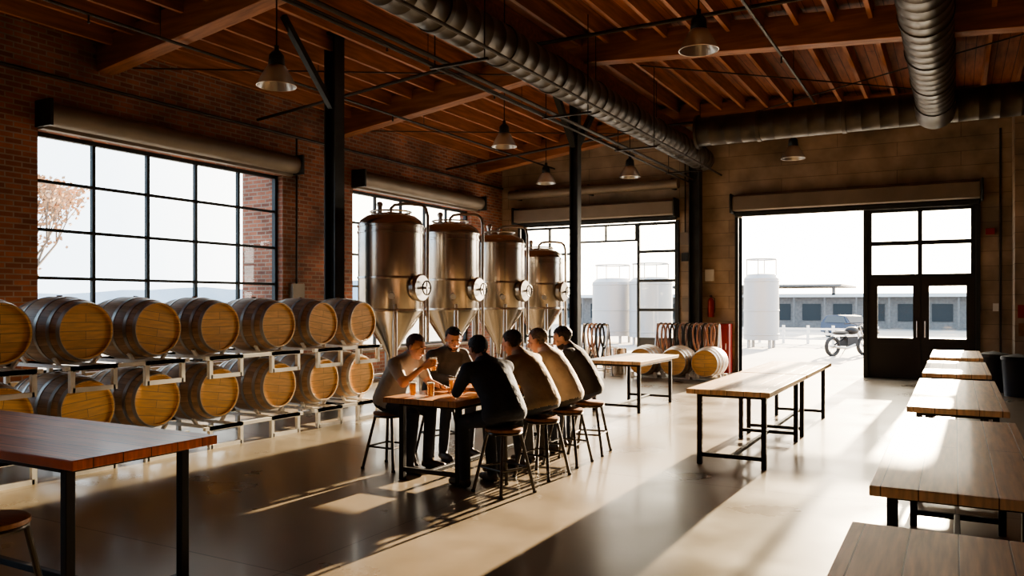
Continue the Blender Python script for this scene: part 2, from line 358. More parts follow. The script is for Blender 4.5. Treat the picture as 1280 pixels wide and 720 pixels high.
b.cyl((XL+.06,11.2,1),(XL+.06,11.2,4.75),.02,PIPE,n=8); b.box((XL,11.05,1.5),(XL+.12,11.35,2.0),SHUT); b.obj('electrical_conduit')
# ------------------------------------------------------------------ pendants
def pendant(x,y,z):
    b=MB()
    b.lathe([(.0,.25),(.05,.25),(.09,.2),(.1,.08),(.085,.06)],FRAME,None,20)
    b.lathe([(.07,.09),(.11,.07),(.135,.03),(.18,-.05),(.215,-.12),(.235,-.17),(.228,-.17),(.205,-.115),(.17,-.045),(.12,.03),(.07,.07)],SHADEG,None,32)
    b.ring((0,0,-.17),.234,.006,STAIN2,n=32)
    b.lathe([(0,-.06),(.045,-.04),(.05,.0),(.03,.06),(0,.08)],WHITE,None,16)
    top=deckz(x)-.1-z
    b.cyl((0,0,.24),(0,0,top),.01,PIPE,n=8); b.cyl((0,0,.24),(0,0,.32),.03,FRAME,n=12)
    b.obj('pendant_lamp',(x,y,z),ang=60)
for p in ((-7.22,7.12,4.45),(-7.4,13.05,4.74),(-8.6,17.2,4.68),(-6.47,17.2,4.67),(-2.7,9.5,4.85),(-2.87,16.9,4.73)): pendant(*p)
# ------------------------------------------------------------------ barrels
b=MB(); HL=.45
def br(z): return .275+.065*(1-(z/HL)**2)
prof=[(br(z),z) for z in np.linspace(-HL,HL,17)]
MX=Matrix.Rotation(R(90),4,'Y')
b.lathe(prof,STAVE,MX,48)
for e in (1,-1):
    b.lathe([(br(HL),e*HL),(.257,e*HL),(.255,e*(HL-.02)),(.0,e*(HL-.02))],HEADW,MX,48)
for z0,z1 in ((-.45,-.41),(-.33,-.29),(-.16,-.12),(.12,.16),(.29,.33),(.41,.45)):
    b.lathe([(br(z0)-.001,z0),(br(z0)+.005,z0),(br(z1)+.005,z1),(br(z1)-.001,z1)],HOOP,MX,48)
b.cyl((0,0,br(0)-.01),(0,0,br(0)+.012),.028,SEATW,n=12)
BAR=b.mesh('wine_barrel',40)
ys=[3.2,4.03,4.83,5.63,6.44,7.37,8.18,8.98]
for y in ys:
    for z in (.61,1.37):
        o=place('wine_barrel',BAR,(-7.87+random.uniform(-.02,.02),y,z)); o.rotation_euler=(random.choice([0,.1,-.15]),0,0)
def rack(z0,y0,y1):
    b=MB(); t=.045
    for yc in (y0,y1):
        for x in (-7.33,-8.41):
            for dy in (-.22,.22): b.box((x-t/2,yc+dy-t/2,z0),(x+t/2,yc+dy+t/2,z0+.25),RACK)
            b.box((x-t/2,yc-.22,z0),(x+t/2,yc+.22,z0+t),RACK)
            b.box((x-t/2,yc-.22,z0+.25-t),(x+t/2,yc+.22,z0+.25),RACK)
        for dy in (-.17,.17):
            b.beam((-7.35,yc+dy,z0+.235),(-8.39,yc+dy,z0+.235),.035,.035,RACK)
            for x in (-7.6,-8.14): b.beam((x,yc+dy,z0+.24),(x,yc+dy*1.35,z0+.32),.05,.02,RACK)
    for x in (-7.33,-8.41):
        b.box((x-t/2,y0-.3,z0+.21),(x+t/2,y1+.3,z0+.25),RACK)
    b.obj('barrel_rack',smooth=False)
for i in range(0,8,2):
    rack(0.0,ys[i],ys[i+1]); rack(.79,ys[i],ys[i+1])
# ------------------------------------------------------------------ brewing tanks
def tank(name,x,y,top,r=.53,man=0.):
    b=MB(); sh=top-.22
    b.lathe([(0,.62),(.05,.62),(.06,.80),(r-.02,1.48),(r,1.53),(r,sh-.02),(r,sh),(r*.93,sh+.08),(r*.75,sh+.15),(r*.4,sh+.2),(.08,sh+.22),(0,sh+.22)],STAIN,None,64)
    for z in (1.53,2.05,sh-.12,sh-.02): b.lathe([(r,z-.02),(r+.012,z-.015),(r+.012,z+.015),(r,z+.02)],STAIN,None,64)
    for a in (45,135,225,315):
        cx,cy=math.cos(R(a))*(r-.03),math.sin(R(a))*(r-.03)
        b.cyl((cx,cy,.02),(cx,cy,1.62),.04,STAIN2,n=14); b.cyl((cx,cy,0),(cx,cy,.03),.07,STAIN2,n=14)
    ring=[(math.cos(R(a))*(r-.03),math.sin(R(a))*(r-.03),.45) for a in (45,135,225,315)]
    for i in range(4): b.cyl(ring[i],ring[(i+1)%4],.02,STAIN2,n=8)
    d=Vector((math.cos(man),math.sin(man),0)); c=d*(r-.03)+Vector((0,0,1.88))
    b.cyl(c,c+d*.09,.2,STAIN2,n=28); b.cyl(c+d*.09,c+d*.13,.225,STAIN2,n=28,r2=.2)
    M=b.frame(c+d*.16,c+d*.3)
    P=[M@Vector((.11*math.cos(t),.11*math.sin(t),.05)) for t in np.linspace(0,2*math.pi,20,endpoint=False)]
    b.tube(P,.012,PIPE,8,True); b.cyl(c+d*.12,c+d*.22,.022,STAIN2,n=10)
    for t in (0,math.pi/2): b.cyl(M@Vector((.11*math.cos(t),.11*math.sin(t),.05)),M@Vector((-.11*math.cos(t),-.11*math.sin(t),.05)),.009,PIPE,n=8)
    sx,sy=.79*(r+.07),.61*(r+.07)
    pts=[(0,0,sh+.2),(0,0,top+.06)]
    for t in np.linspace(0,1,6): pts.append((sx*(.1+.75*t),sy*(.1+.75*t),top+.12+.02*math.sin(t*3.14)))
    pts+=[(sx*.95,sy*.95,top+.07),(sx,sy,top-.05),(sx,sy,top-1.0),(sx,sy,1.0)]
    b.tube(pts,.026,STAIN2,10)
    b.ring((0,0,top+.0),r*.62,.015,STAIN2,n=32)
    for a in range(0,360,60): b.cyl((r*.62*math.cos(R(a)),r*.62*math.sin(R(a)),top-.12),(r*.62*math.cos(R(a)),r*.62*math.sin(R(a)),top),.01,STAIN2,n=6)
    b.cyl((-.15,-.1,sh+.15),(-.15,-.1,top+.1),.04,STAIN2,n=12); b.sphere((-.15,-.1,top+.12),.055,STAIN2,12)
    b.cyl((0,0,.5),(0,0,.64),.035,STAIN2,n=12); b.cyl((0,0,.52),(.35,-.1,.52),.028,STAIN2,n=10)
    g=Vector((math.cos(-.9),math.sin(-.9),0)); b.cyl(g*(r-.01)+Vector((0,0,1.75)),g*(r+.08)+Vector((0,0,1.75)),.02,STAIN2,n=8)
    b.cyl(g*(r+.06)+Vector((0,0,1.75)),g*(r+.09)+Vector((0,0,1.75)),.05,WHITE,n=16)
    b.obj(name,(x,y,0),ang=40)
for (y,top) in ((10.45,3.12),(12.2,3.12),(13.95,3.05),(15.75,2.85)): tank('fermentation_tank',-8.05,y,top)
# ------------------------------------------------------------------ tables
def table(name,x0,x1,y0,y1,z,top,leg=.05):
    b=MB(); w=x1-x0; l=y1-y0; cx,cy=(x0+x1)/2,(y0+y1)/2; hx,hy=w/2,l/2
    b.box((-hx,-hy,z-.05),(hx,hy,z),top)
    longy=l>w; ix,iy=(.09,.18) if longy else (.18,.09)
    ax,ay=hx-ix,hy-iy; t=leg/2
    for sx in (-1,1):
        for sy in (-1,1): b.box((sx*ax-t,sy*ay-t,0),(sx*ax+t,sy*ay+t,z-.05),STEEL)
        b.box((sx*ax-t,-ay,z-.09),(sx*ax+t,ay,z-.051),STEEL)
    for sy in (-1,1):
        b.box((-ax,sy*ay-t,z-.09),(ax,sy*ay+t,z-.051),STEEL)
    if longy:
        for sy in (-1,1): b.box((-ax,sy*ay-t*.8,.08),(ax,sy*ay+t*.8,.12),STEEL)
        b.box((-t*.8,-ay,.081),(t*.8,ay,.119),STEEL)
    else:
        for sx in (-1,1): b.box((sx*ax-t*.8,-ay,.08),(sx*ax+t*.8,ay,.12),STEEL)
        b.box((-ax,-t*.8,.081),(ax,t*.8,.119),STEEL)
    return b.obj(name,(cx,cy,0),bevel=.005,smooth=False)
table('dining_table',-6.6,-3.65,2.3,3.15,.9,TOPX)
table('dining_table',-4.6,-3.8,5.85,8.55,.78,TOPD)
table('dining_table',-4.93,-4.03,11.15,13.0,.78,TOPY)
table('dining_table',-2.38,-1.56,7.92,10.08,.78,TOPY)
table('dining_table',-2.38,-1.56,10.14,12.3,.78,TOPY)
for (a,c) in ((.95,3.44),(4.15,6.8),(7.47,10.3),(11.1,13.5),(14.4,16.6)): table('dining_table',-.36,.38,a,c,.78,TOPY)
# ------------------------------------------------------------------ stools
def stoolmesh(h=.6):
    b=MB()
    b.lathe([(0,h),(.15,h),(.165,h-.008),(.165,h-.03),(.15,h-.035),(0,h-.035)],SEATW,None,32)
    b.ring((0,0,h-.045),.15,.012,STOOLM,n=28)
    for sx in (-1,1):
        for sy in (-1,1):
            p=(sx*.10,sy*.10,h-.04); q=(sx*.19,sy*.19,0.0)
            b.cyl(q,p,.015,STOOLM,n=10); b.cyl((q[0],q[1],0),(q[0],q[1],.02),.018,RUBB,n=10)
    k=.22; f=.19-.09*(k/(h-.04)); P=[(-f,-f,k),(f,-f,k),(f,f,k),(-f,f,k)]
    for i in range(4): b.cyl(P[i],P[(i+1)%4],.010,STOOLM,n=8)
    return b.mesh('bar_stool')
ST=stoolmesh(.565); ST2=stoolmesh(.66)
place('bar_stool',ST2,(-3.88,2.05,0),.3)
# ------------------------------------------------------------------ people
def remesh(mb,voxel,it=4):
    ob=mb.obj('tmp'); m=ob.modifiers.new('r','REMESH'); m.mode='VOXEL'; m.voxel_size=voxel
    if it: s=ob.modifiers.new('s','SMOOTH'); s.factor=.5; s.iterations=it
    bpy.context.view_layer.update(); dg=bpy.context.evaluated_depsgraph_get()
    me=bpy.data.meshes.new_from_object(ob.evaluated_get(dg))
    V=np.zeros(len(me.vertices)*3); me.vertices.foreach_get('co',V); V=V.reshape(-1,3)
    F=[tuple(p.vertices) for p in me.polygons]
    bpy.data.objects.remove(ob); bpy.data.meshes.remove(me)
    return V,F
SKIN=base('skin',(.62,.36,.25),.5,var=.08,vs=12)
SHOE=base('shoe_leather',(.05,.035,.028),.45,var=.2)
EYEW=base('eye_white',(.6,.57,.53),.3); IRIS=base('iris',(.04,.02,.01),.2); LIP=base('lips',(.42,.18,.14),.5)
def handmesh(curl,side):
    b=MB(); rel=[.92,1,.95,.78]
    xs=[.03,.010,-.010,-.029]
    for i,x in enumerate(xs):
        kx=x*side; k=Vector((kx,.088-(.006 if i in(0,3) else 0),0)); b.cap((kx*.55,.0,0),.016,k,.0115,SKIN,10)
        p=k; a=curl*.6
        for sgm,l in enumerate((.043,.027,.022)):
            sp=Vector((kx*.16,0,0)) if sgm==0 else Vector((0,0,0))
            q=p+Vector((0,math.cos(a),-math.sin(a)))*l*rel[i]+sp; r=(.0088,.008,.007)[sgm]; b.cap(p,r,q,r*.93,SKIN,10); p=q; a+=curl
    b.sphere((0,.045,-.002),(.036,.05,.015),SKIN,12)
    t0=Vector((.022*side,.02,-.004)); t1=Vector((.048*side,.05,-.018)); t2=Vector((.056*side,.078,-.03)); t3=Vector((.052*side,.1,-.04))
    b.cap(t0,.015,t1,.0125,SKIN,10); b.cap(t1,.0115,t2,.0105,SKIN,10); b.cap(t2,.0105,t3,.0085,SKIN,10)
    return remesh(b,.0034,1)
HANDS={(c,s):handmesh(c,s) for c in (.35,.75) for s in (1,-1)}
def headparts():
    b=MB()
    b.sphere((0,-.012,.022),(.077,.096,.088),SKIN,20); b.sphere((0,.02,-.03),(.062,.073,.085),SKIN,20)
    b.sphere((0,.045,-.088),(.038,.04,.028),SKIN,14); b.cap((0,.092,.004),.009,(0,.108,-.03),.013,SKIN); b.sphere((.012,.096,-.034),.01,SKIN,8); b.sphere((-.012,.096,-.034),.01,SKIN,8)
    b.cap((-.034,.080,.022),.012,(.034,.080,.022),.012,SKIN); b.cap((-.02,.083,-.062),.008,(.02,.083,-.062),.008,SKIN)
    b.sphere((.045,.055,-.02),(.018,.02,.018),SKIN,10); b.sphere((-.045,.055,-.02),(.018,.02,.018),SKIN,10)
    for s in (-1,1): b.sphere((s*.078,-.004,-.008),(.010,.02,.031),SKIN,10); b.sphere((s*.031,.074,.001),(.0155,.012,.013),SKIN,10)
    return remesh(b,.005,2)
HEAD=headparts()
def hairmesh(beard,vol=1.):
    b=MB(); b.sphere((0,-.016,.028),(.082*vol,.101*vol,.092*vol),SKIN,48)
    V=[];keep=[]
    for v in b.v:
        x,y,z=v; n_=noise.noise(Vector(v)*45)*.006; e_=noise.noise(Vector(v)*70)*.012
        keep.append((y<-.015+e_ and z>-.075+e_) or (z>.068+e_) or (y<.03+e_ and z>.012))
        V.append((x*(1+n_*8),y+n_,z+n_))
    F=[f for f in b.f if all(keep[i] for i in f)]
    out=[(V,F)]
    if beard:
        b=MB(); b.sphere((0,.020,-.046),(.066,.076,.08),SKIN,32); V=[];keep=[]
        for v in b.v:
            x,y,z=v; n_=noise.noise(Vector(v)*60)*.004; V.append((x,y+n_,z+n_))
            keep.append(z<-.05 and y>-.0 and not(abs(x)<.022 and -.074<z<-.055 and y>.05))
        out.append((V,[f for f in b.f if all(keep[i] for i in f)]))
    return out
def person(loc,face,shirtc,pantc,hairc,sleeve='short',lean=1.,turn=0.,nod=.45,beard=False,handmode='table',scale=.97,build=1.,skin=None,tw=0.):
    sk=SKIN if skin is None else skin
    shirt=base('shirt_fabric',shirtc,.85,var=.15,vs=7,bump=1.,bs=9); pant=base('denim_fabric',pantc,.85,var=.15,vs=9,bump=.7,bs=9); hair=base('hair',hairc,.6,var=.3,vs=40,bump=.8,bs=70)
    B_=MB(); S=[]
    def bone(p,r1,q,r2,lab):
        p=Vector(p);q=Vector(q); B_.cap(p,r1,q,r2,sk,16)
        for t in np.linspace(0,1,9): S.append((*(p.lerp(q,t)),r1+(r2-r1)*t,lab))
    k=lean
    spine=[((0,-.035,.62),.16,.11,1),((0,-.02,.665),.192,.142,1),((0,-.012,.70),.200,.150,0),((0,.01,.77),.190,.138,0),((0,.05*k,.86),.180,.130,0),((0,.13*k,.97),.192,.132,0),((0,.20*k,1.06),.200,.125,0),((0,.235*k,1.115),.170,.098,0),((0,.26*k,1.15),.105,.075,0),((0,.275*k,1.18),.06,.055,2)]
    n=28; vs=[];fs=[]
    for i,(c,rx,ry,lab) in enumerate(spine):
        c=Vector(c); a=Vector(spine[max(i-1,0)][0]); d=Vector(spine[min(i+1,len(spine)-1)][0]); t=(d-a).normalized(); y=t.cross(Vector((1,0,0))); y=-y if y.y<0 else y
        rx*=build
        for j in range(n):
            an=2*math.pi*j/n; p=c+Vector((1,0,0))*rx*math.cos(an)+y*ry*math.sin(an); vs.append(p)
        for u in (-.6,0,.6): S.append((c.x+u*rx,c.y,c.z,ry*.9,lab))
    for i in range(len(spine)-1):
        for j in range(n): fs.append((i*n+j,i*n+(j+1)%n,(i+1)*n+(j+1)%n,(i+1)*n+j))
    fs.append(tuple(range(n))[::-1]); fs.append(tuple((len(spine)-1)*n+j for j in range(n)))
    B_.add(vs,fs,sk)
    nb=Vector((0,.27*k,1.16)); hc=Vector((0,.35*k,1.285-.03*k))
    bone(nb,.060,hc+Vector((0,-.03,-.07)),.055,2)
    bone((0,.262*k,1.145),.070,(0,.275*k,1.17),.064,0)
    hands=[]
    for s in (-1,1):
        sh=Vector((s*.190*build,.215*k,1.080))
        if handmode=='drink' and s==1: el=Vector((s*.25,.36,.90)); wr=Vector((s*.08,.48,1.06))
        elif handmode=='cross': el=Vector((s*.25,.35*k,.87)); wr=Vector((s*.03,.50,.85+.02*s))
        else: el=Vector((s*.25,.34*k,.87)); wr=Vector((s*.12,.56,.85))
        bone((s*.12*build,.2*k,1.085),.075,sh,.072,0)
        mid=sh.lerp(el,.62)
        bone(sh,.072,mid,.060,0); bone(mid,.050 if sleeve=='short' else .058,el,.043 if sleeve=='short' else .05,2 if sleeve=='short' else 0)
        cu=el.lerp(wr,.9)
        bone(el,.050 if sleeve=='long' else .042,cu,.034 if sleeve=='long' else .027,0 if sleeve=='long' else 2); bone(cu,.026,wr,.024,2)
        hands.append((s,el,wr))
        hip=Vector((s*.09,.02,.675)); kn=Vector((s*.15,.41,.59))
        an=Vector((s*.16,.36+.06*(s*tw),.10))
        bone(hip,.094,kn,.066,1); bone(kn,.064,kn.lerp(an,.4),.062,1); bone(kn.lerp(an,.4),.062,an,.052,1)
        bone((s*.16,an.y-.03,.045),.042,(s*.175,an.y+.11,.042),.042,3); bone((s*.175,an.y+.11,.04),.040,(s*.18,an.y+.18,.036),.034,3)
    V,F=remesh(B_,.0125,5)
    V[:,2]=np.where(V[:,2]<.006,.0,V[:,2])
    S=np.array(S); cen=np.array([V[list(f)].mean(0) for f in F])
    lab=np.zeros(len(F),int)
    for i0 in range(0,len(F),4000):
        d=np.linalg.norm(cen[i0:i0+4000,None,:]-S[None,:,:3],axis=2)-S[None,:,3]; lab[i0:i0+4000]=S[d.argmin(1),4].astype(int)
    out=MB(); idx=[out.mi(m) for m in (shirt,pant,sk,SHOE)]
    out.v=[tuple(v) for v in V]; out.f=F[:]; out.m=[idx[l] for l in lab]
    def addm(VF,m,M): out.add(VF[0],VF[1],m,M)
    HM=Matrix.Translation(hc)@Matrix.Rotation(turn,4,'Z')@Matrix.Rotation(-nod,4,'X')@Matrix.Diagonal((1.06,1.06,1.07,1))
    addm(HEAD,sk,HM)
    for h in hairmesh(beard): addm(h,hair,HM)
    for s in (-1,1):
        out.sphere((s*.031,.0775,.0),(.0115,.0095,.0065),EYEW,10,HM); out.sphere((s*.031,.0838,-.0005),(.0052,.0045,.0052),IRIS,8,HM)
        out.sphere((s*.031,.0885,.026),(.018,.006,.004),hair,8,HM)
    out.sphere((0,.090,-.061),(.021,.006,.005),LIP,10,HM)
    for (s,el,wr) in hands:
        f=(wr-el).normalized(); grip=(handmode=='drink' and s==1)
        if grip: pn=Vector((-s,.1,0)); f=Vector((-.25*s,.8,.35)).normalized()
        else: pn=Vector((-.5*s,0,-1)); f=Vector((f.x*.7,f.y,f.z*.0-.02)).normalized()
        z=-(pn-f*pn.dot(f)).normalized(); x=f.cross(z)
        Mh=Matrix(((x.x,f.x,z.x,wr.x),(x.y,f.y,z.y,wr.y),(x.z,f.z,z.z,wr.z),(0,0,0,1)))
        addm(HANDS[(.75 if grip else .35,-s)],sk,Mh)
    ob=out.obj('seated_man',(loc[0],loc[1],0),face,ang=60)
    ob.scale=(scale,)*3
    return ob
SK2=base('skin_tan',(.48,.28,.18),.5,var=.08,vs=12)
H=math.pi/2
men=[((-4.96,6.42),-H,(.40,.38,.34),(.03,.035,.05),(.09,.045,.025),dict(sleeve='short',handmode='drink',lean=.95,nod=.35)),
 ((-4.96,7.30),-H-.45,(.09,.09,.09),(.05,.06,.09),(.03,.02,.015),dict(sleeve='long',turn=-.3,nod=.45,beard=True,lean=.85,scale=1.0)),
 ((-3.44,6.06),H-.36,(.035,.043,.065),(.03,.035,.05),(.014,.012,.010),dict(sleeve='long',build=1.18,nod=.4,lean=1.08,scale=.98)),
 ((-3.44,6.80),H-.1,(.38,.28,.18),(.06,.07,.09),(.03,.02,.014),dict(sleeve='long',build=1.08,nod=.4,handmode='cross',scale=1.0)),
 ((-3.48,7.46),H,(.66,.56,.46),(.10,.09,.08),(.14,.11,.09),dict(sleeve='long',nod=.35,turn=.2,build=1.05,scale=1.0)),
 ((-3.52,8.11),H+.15,(.045,.038,.036),(.05,.06,.09),(.02,.014,.01),dict(sleeve='short',nod=.4,turn=.2,beard=True,skin=SK2,lean=.9,scale=1.0,build=1.05))]
for (l,f,sc,pc,hc,kw) in men:
    person(l,f,sc,pc,hc,**kw); place('bar_stool',ST,(l[0],l[1],0),f)
b=MB()
b.lathe([(0,.004),(.027,.004),(.030,.02),(.038,.15),(.036,.15),(.028,.02),(0,.012)],PINT,None,24)
b.lathe([(0,.013),(.0265,.014),(.0275,.02),(.0345,.118),(0,.118)],BEER,None,24)
b.lathe([(.0345,.118),(.0352,.132),(0,.136)],FOAM,None,24)
PM=b.mesh('pint_glass',40)
for (x,y) in ((-4.40,6.04),(-4.24,6.10),(-4.26,6.50),(-4.22,7.05),(-4.27,6.92),(-4.25,7.75),(-4.27,7.90),(-4.25,8.32)): place('beer_glass',PM,(x,y,.777))
place('beer_glass',PM,(-4.42,6.40,.98))
# ------------------------------------------------------------------ brewery clutter
def hose_rack(x0,x1,y):
    b=MB(); w=x1-x0
    for x in (x0,x1):
        for dy in (-.25,.25): b.cyl((x,y+dy,0),(x,y,1.15),.02,STAIN2,n=8)
    b.cyl((x0,y,1.15),(x1,y,1.15),.022,STAIN2,n=10); b.cyl((x0,y-.25,.15),(x1,y-.25,.15),.015,STAIN2,n=8); b.cyl((x0,y+.25,.15),(x1,y+.25,.15),.015,STAIN2,n=8)
    n=int(w/.11)
    for i in range(n):
        cx=x0+.1+i*(w-.2)/max(1,n-1); hh=random.uniform(.26,.42)
        P=[]
        for t in np.linspace(0,2*math.pi,22,endpoint=False):
            P.append((cx+.10*math.cos(t)*(.8+.3*math.sin(t)),y+.03*math.cos(t)+random.uniform(-.004,.004),1.17-hh+hh*math.sin(t)))
        b.tube(P,.023,random.choice([HOSE,RUBB,RUBB,HOSE]),8,True)
    b.obj('hose_rack')
hose_rack(-6.05,-4.6,17.85); hose_rack(-7.35,-6.75,16.6)
for x in (-6.0,-5.28,-4.6): place('wine_barrel',BAR,(x,17.05,.37),H+.0)
b=MB()
for x in (-6.0,-5.28,-4.6):
    for dy in (-.25,.25): b.box((x-.3,17.05+dy-.03,0),(x+.3,17.05+dy+.03,.03),RACK); b.box((x-.3,17.05+dy-.03,.03),(x-.23,17.05+dy+.03,.12),RACK); b.box((x+.23,17.05+dy-.03,.03),(x+.3,17.05+dy+.03,.12),RACK)
b.obj('barrel_cradle',smooth=False)
def keg(x,y):
    b=MB(); b.lathe([(0,.03),(.17,.03),(.195,.0),(.2,.06),(.2,.2),(.208,.22),(.2,.24),(.2,.38),(.208,.4),(.2,.42),(.2,.54),(.195,.6),(.17,.6),(.165,.54),(0,.56)],STAIN,None,28); b.cyl((0,0,.55),(0,0,.6),.03,STAIN2)
    b.obj('beer_keg',(x,y,0))
for p in ((-7.6,17.5),(-7.15,17.7),(-6.8,17.3),(-9.6,18.2),(-9.1,18.3)): keg(*p)
b=MB(); b.box((-4.85,YB-.42,0),(-4.6,YB-.06,1.15),RED); b.box((-4.82,YB-.44,.1),(-4.63,YB-.42,1.08),RED); b.cyl((-4.66,YB-.47,.55),(-4.66,YB-.47,.7),.01,STAIN2); b.obj('red_utility_cabinet',bevel=.012,smooth=False)
def ext(x,y,z):
    b=MB(); b.lathe([(0,0),(.07,0),(.075,.02),(.075,.38),(.05,.44),(.02,.46),(.02,.5),(0,.5)],RED,None,20); b.box((-.015,-.07,.48),(.015,.05,.52),RUBB); b.tube([(0,-.02,.49),(.09,-.03,.45),(.1,-.03,.2),(.09,-.03,.1)],.01,RUBB,8)
    b.box((-.02,.07,.15),(.02,.1,.4),FRAME); b.obj('fire_extinguisher',(x,y,z))
ext(-5.1,YB-.105,1.3)
b=MB(); 
for (x,z,w,h,m) in ((-5.75,3.2,.22,.3,SHUT),(-5.75,2.75,.16,.2,FRAME),(-5.15,2.3,.2,.28,WHITE),(-5.72,1.6,.2,.35,SHUT),(.62,3.1,.16,.12,RED),(.72,1.55,.1,.16,WHITE)):
    b.box((x-w/2,YB-.09,z-h/2),(x+w/2,YB,z+h/2),m)
b.cyl((-5.75,YB-.04,3.3),(-5.75,YB-.04,5.3),.015,PIPE,n=8); b.cyl((.8,YB-.04,0.2),(.8,YB-.04,5.2),.02,PIPE,n=8)
b.obj('electrical_boxes',smooth=False)
b=MB(); b.box((1.05,18.18,1.35),(1.2,18.2,1.6),RED); b.box((1.06,18.185,1.0),(1.22,18.2,1.25),SEATW); b.obj('safety_sign',smooth=False)
def bin_(x,y,m):
    b=MB(); b.lathe([(0,0),(.2,0),(.24,.62),(.255,.64),(.255,.67),(.0,.74)],m,None,24); b.lathe([(.0,.66),(.258,.66),(.25,.7),(0,.75)],RUBB,None,24); b.obj('trash_can',(x,y,0))
BINM=base('navy_plastic',(.03,.035,.05),.5)
bin_(.62,17.3,BINM); bin_(.95,16.6,BINM)
# ------------------------------------------------------------------ outside (yard slopes down away from the doors)
b=MB(); b.box((-900,-300,-1.4),(600,1500,-1.05),ASPH)
P=[(YB+.4,-.02),(37,-.02),(60,-1.0),(130,-1.0),(130,-1.3),(YB+.4,-1.3)]; n=len(P)
b.add([(-60,y,z) for y,z in P]+[(60,y,z) for y,z in P],[tuple(range(n)),tuple(range(n,2*n))[::-1]]+[(i,i+n,(i+1)%n+n,(i+1)%n) for i in range(n)],ASPH)
b.box((-60,-20,-1.3),(XL-.36,YB+.4,-.1),ASPH); b.obj('ground_exterior',smooth=False)
b=MB(); b.box((-12.0,10.95,-.1),(-11.26,11.7,5.3),BRICK); b.obj('brick_buttress',smooth=False)
def otank(x,y,r,h):
    b=MB(); b.lathe([(0,0.3),(r,.3),(r,h-.2),(r*.8,h-.05),(0,h)],YARD,None,40)
    for z in (.5,h*.5,h-.3): b.lathe([(r,z-.03),(r+.02,z-.02),(r+.02,z+.02),(r,z+.03)],YARD,None,40)
    for a in (45,135,225,315): b.cyl((math.cos(R(a))*r*.85,math.sin(R(a))*r*.85,0),(math.cos(R(a))*r*.85,math.sin(R(a))*r*.85,.35),.06,YARD)
    b.ring((0,0,h+.5),r*.85,.025,YARD,n=32)
    for a in range(0,360,90): b.cyl((math.cos(R(a))*r*.85,math.sin(R(a))*r*.85,h-.2),(math.cos(R(a))*r*.85,math.sin(R(a))*r*.85,h+.5),.02,YARD,n=6)
    b.obj('storage_tank',(x,y,-.02))
otank(-12.4,31,.85,2.7); otank(-10.6,30.5,.85,2.7); otank(-6.25,30.2,.62,2.75)
b=MB()
for x in np.arange(-9,-3.2,.95): b.box((x-.05,34-.05,-.02),(x+.05,34.05,.72),WHITE)
for z in (.18,.38,.58): b.box((-9,33.96,z-.04),(-3.3,34.0,z+.04),WHITE)
b.obj('rail_fence',smooth=False)
BLD=base('distant_building',(.20,.18,.165),.8,var=.2)
b=MB(); b.box((-42,62,0),(22,72,3.2),BLD); b.box((-43,61,3.2),(23,73,3.55),WHITE); b.box((-30,60,4.3),(-10,74,4.5),BLD)
for x in np.arange(-41,21,3.0): b.box((x,61.9,.8),(x+1.8,61.95,2.5),FRAME); b.box((x+2.2,61.2,0),(x+2.35,61.35,3.2),BLD)
for x in (-29,-20,-11): b.box((x,61,3.4),(x+.3,61.3,4.4),BLD)
b.obj('warehouse_building',(0,26,-1.0),smooth=False)
CARP=base('car_paint',(.02,.035,.07),.45,.0); CGL=base('car_window_glass',(.02,.025,.03),.2)
b=MB()
prof=[(-2.2,.35),(-2.25,.7),(-2.15,.98),(-1.2,1.08),(-.55,1.62),(.3,1.7),(1.7,1.66),(2.15,1.1),(2.22,.6),(2.15,.35)]
n=len(prof); vs=[]
for sx in (-.9,.9):
    for (py,pz) in prof:
        t=max(0,(pz-1.0))*.28; vs.append(((abs(sx)-t)*(1 if sx>0 else -1),py,pz))
fs=[tuple(range(n))[::-1],tuple(range(n,2*n))]+[(i,(i+1)%n,(i+1)%n+n,i+n) for i in range(n)]
b.add(vs,fs,CARP)
b.add([(-.74,-1.16,1.12),(.74,-1.16,1.12),(.68,-.6,1.6),(-.68,-.6,1.6)],[(0,1,2,3)],CGL,Matrix.Translation((0,-.02,.02)))
for s in (-1,1): b.add([(s*.885,-.95,1.12),(s*.885,1.75,1.12),(s*.75,1.5,1.6),(s*.75,-.45,1.6)],[(0,1,2,3)],CGL)
for s in (-1,1):
    for y in (-1.35,1.35):
        b.cyl((s*.68,y,.33),(s*.92,y,.33),.34,RUBB,n=24); b.cyl((s*.9,y,.33),(s*.93,y,.33),.2,STAIN2,n=16)
    b.box((s*.8-.12,-2.28,.72),(s*.8+.08,-2.15,.88),WHITE)
b.box((-.5,-2.27,.55),(.5,-2.18,.85),RUBB); b.box((-.88,-2.32,.35),(.88,-2.1,.5),RUBB)
b.obj('suv_car',(-7.1,65.5,-1.0),.75,bevel=.04)
b=MB()
for y in (-.7,.7):
    b.ring((0,y,.3),.27,.055,RUBB,ax='X',n=28); b.ring((0,y,.3),.2,.012,STAIN2,ax='X'); b.cyl((-.06,y,.3),(.06,y,.3),.05,STAIN2)
    for k in range(6): b.cyl((0,y,.3),(0,y+.2*math.cos(k*1.047),.3+.2*math.sin(k*1.047)),.006,STAIN2,n=5)
b.cyl((-.08,.7,.3),(-.08,.42,.9),.02,STAIN2); b.cyl((.08,.7,.3),(.08,.42,.9),.02,STAIN2)
b.sphere((0,.15,.78),(.15,.28,.13),STEEL,16); b.sphere((0,-.35,.72),(.14,.36,.07),RUBB,14); b.box((-.15,-.2,.3),(.15,.25,.6),STEEL)
b.tube([(-.38,.25,.98),(-.2,.38,1.0),(0,.42,.95),(.2,.38,1.0),(.38,.25,.98)],.015,STEEL); b.sphere((0,.55,.85),.09,STEEL,12)
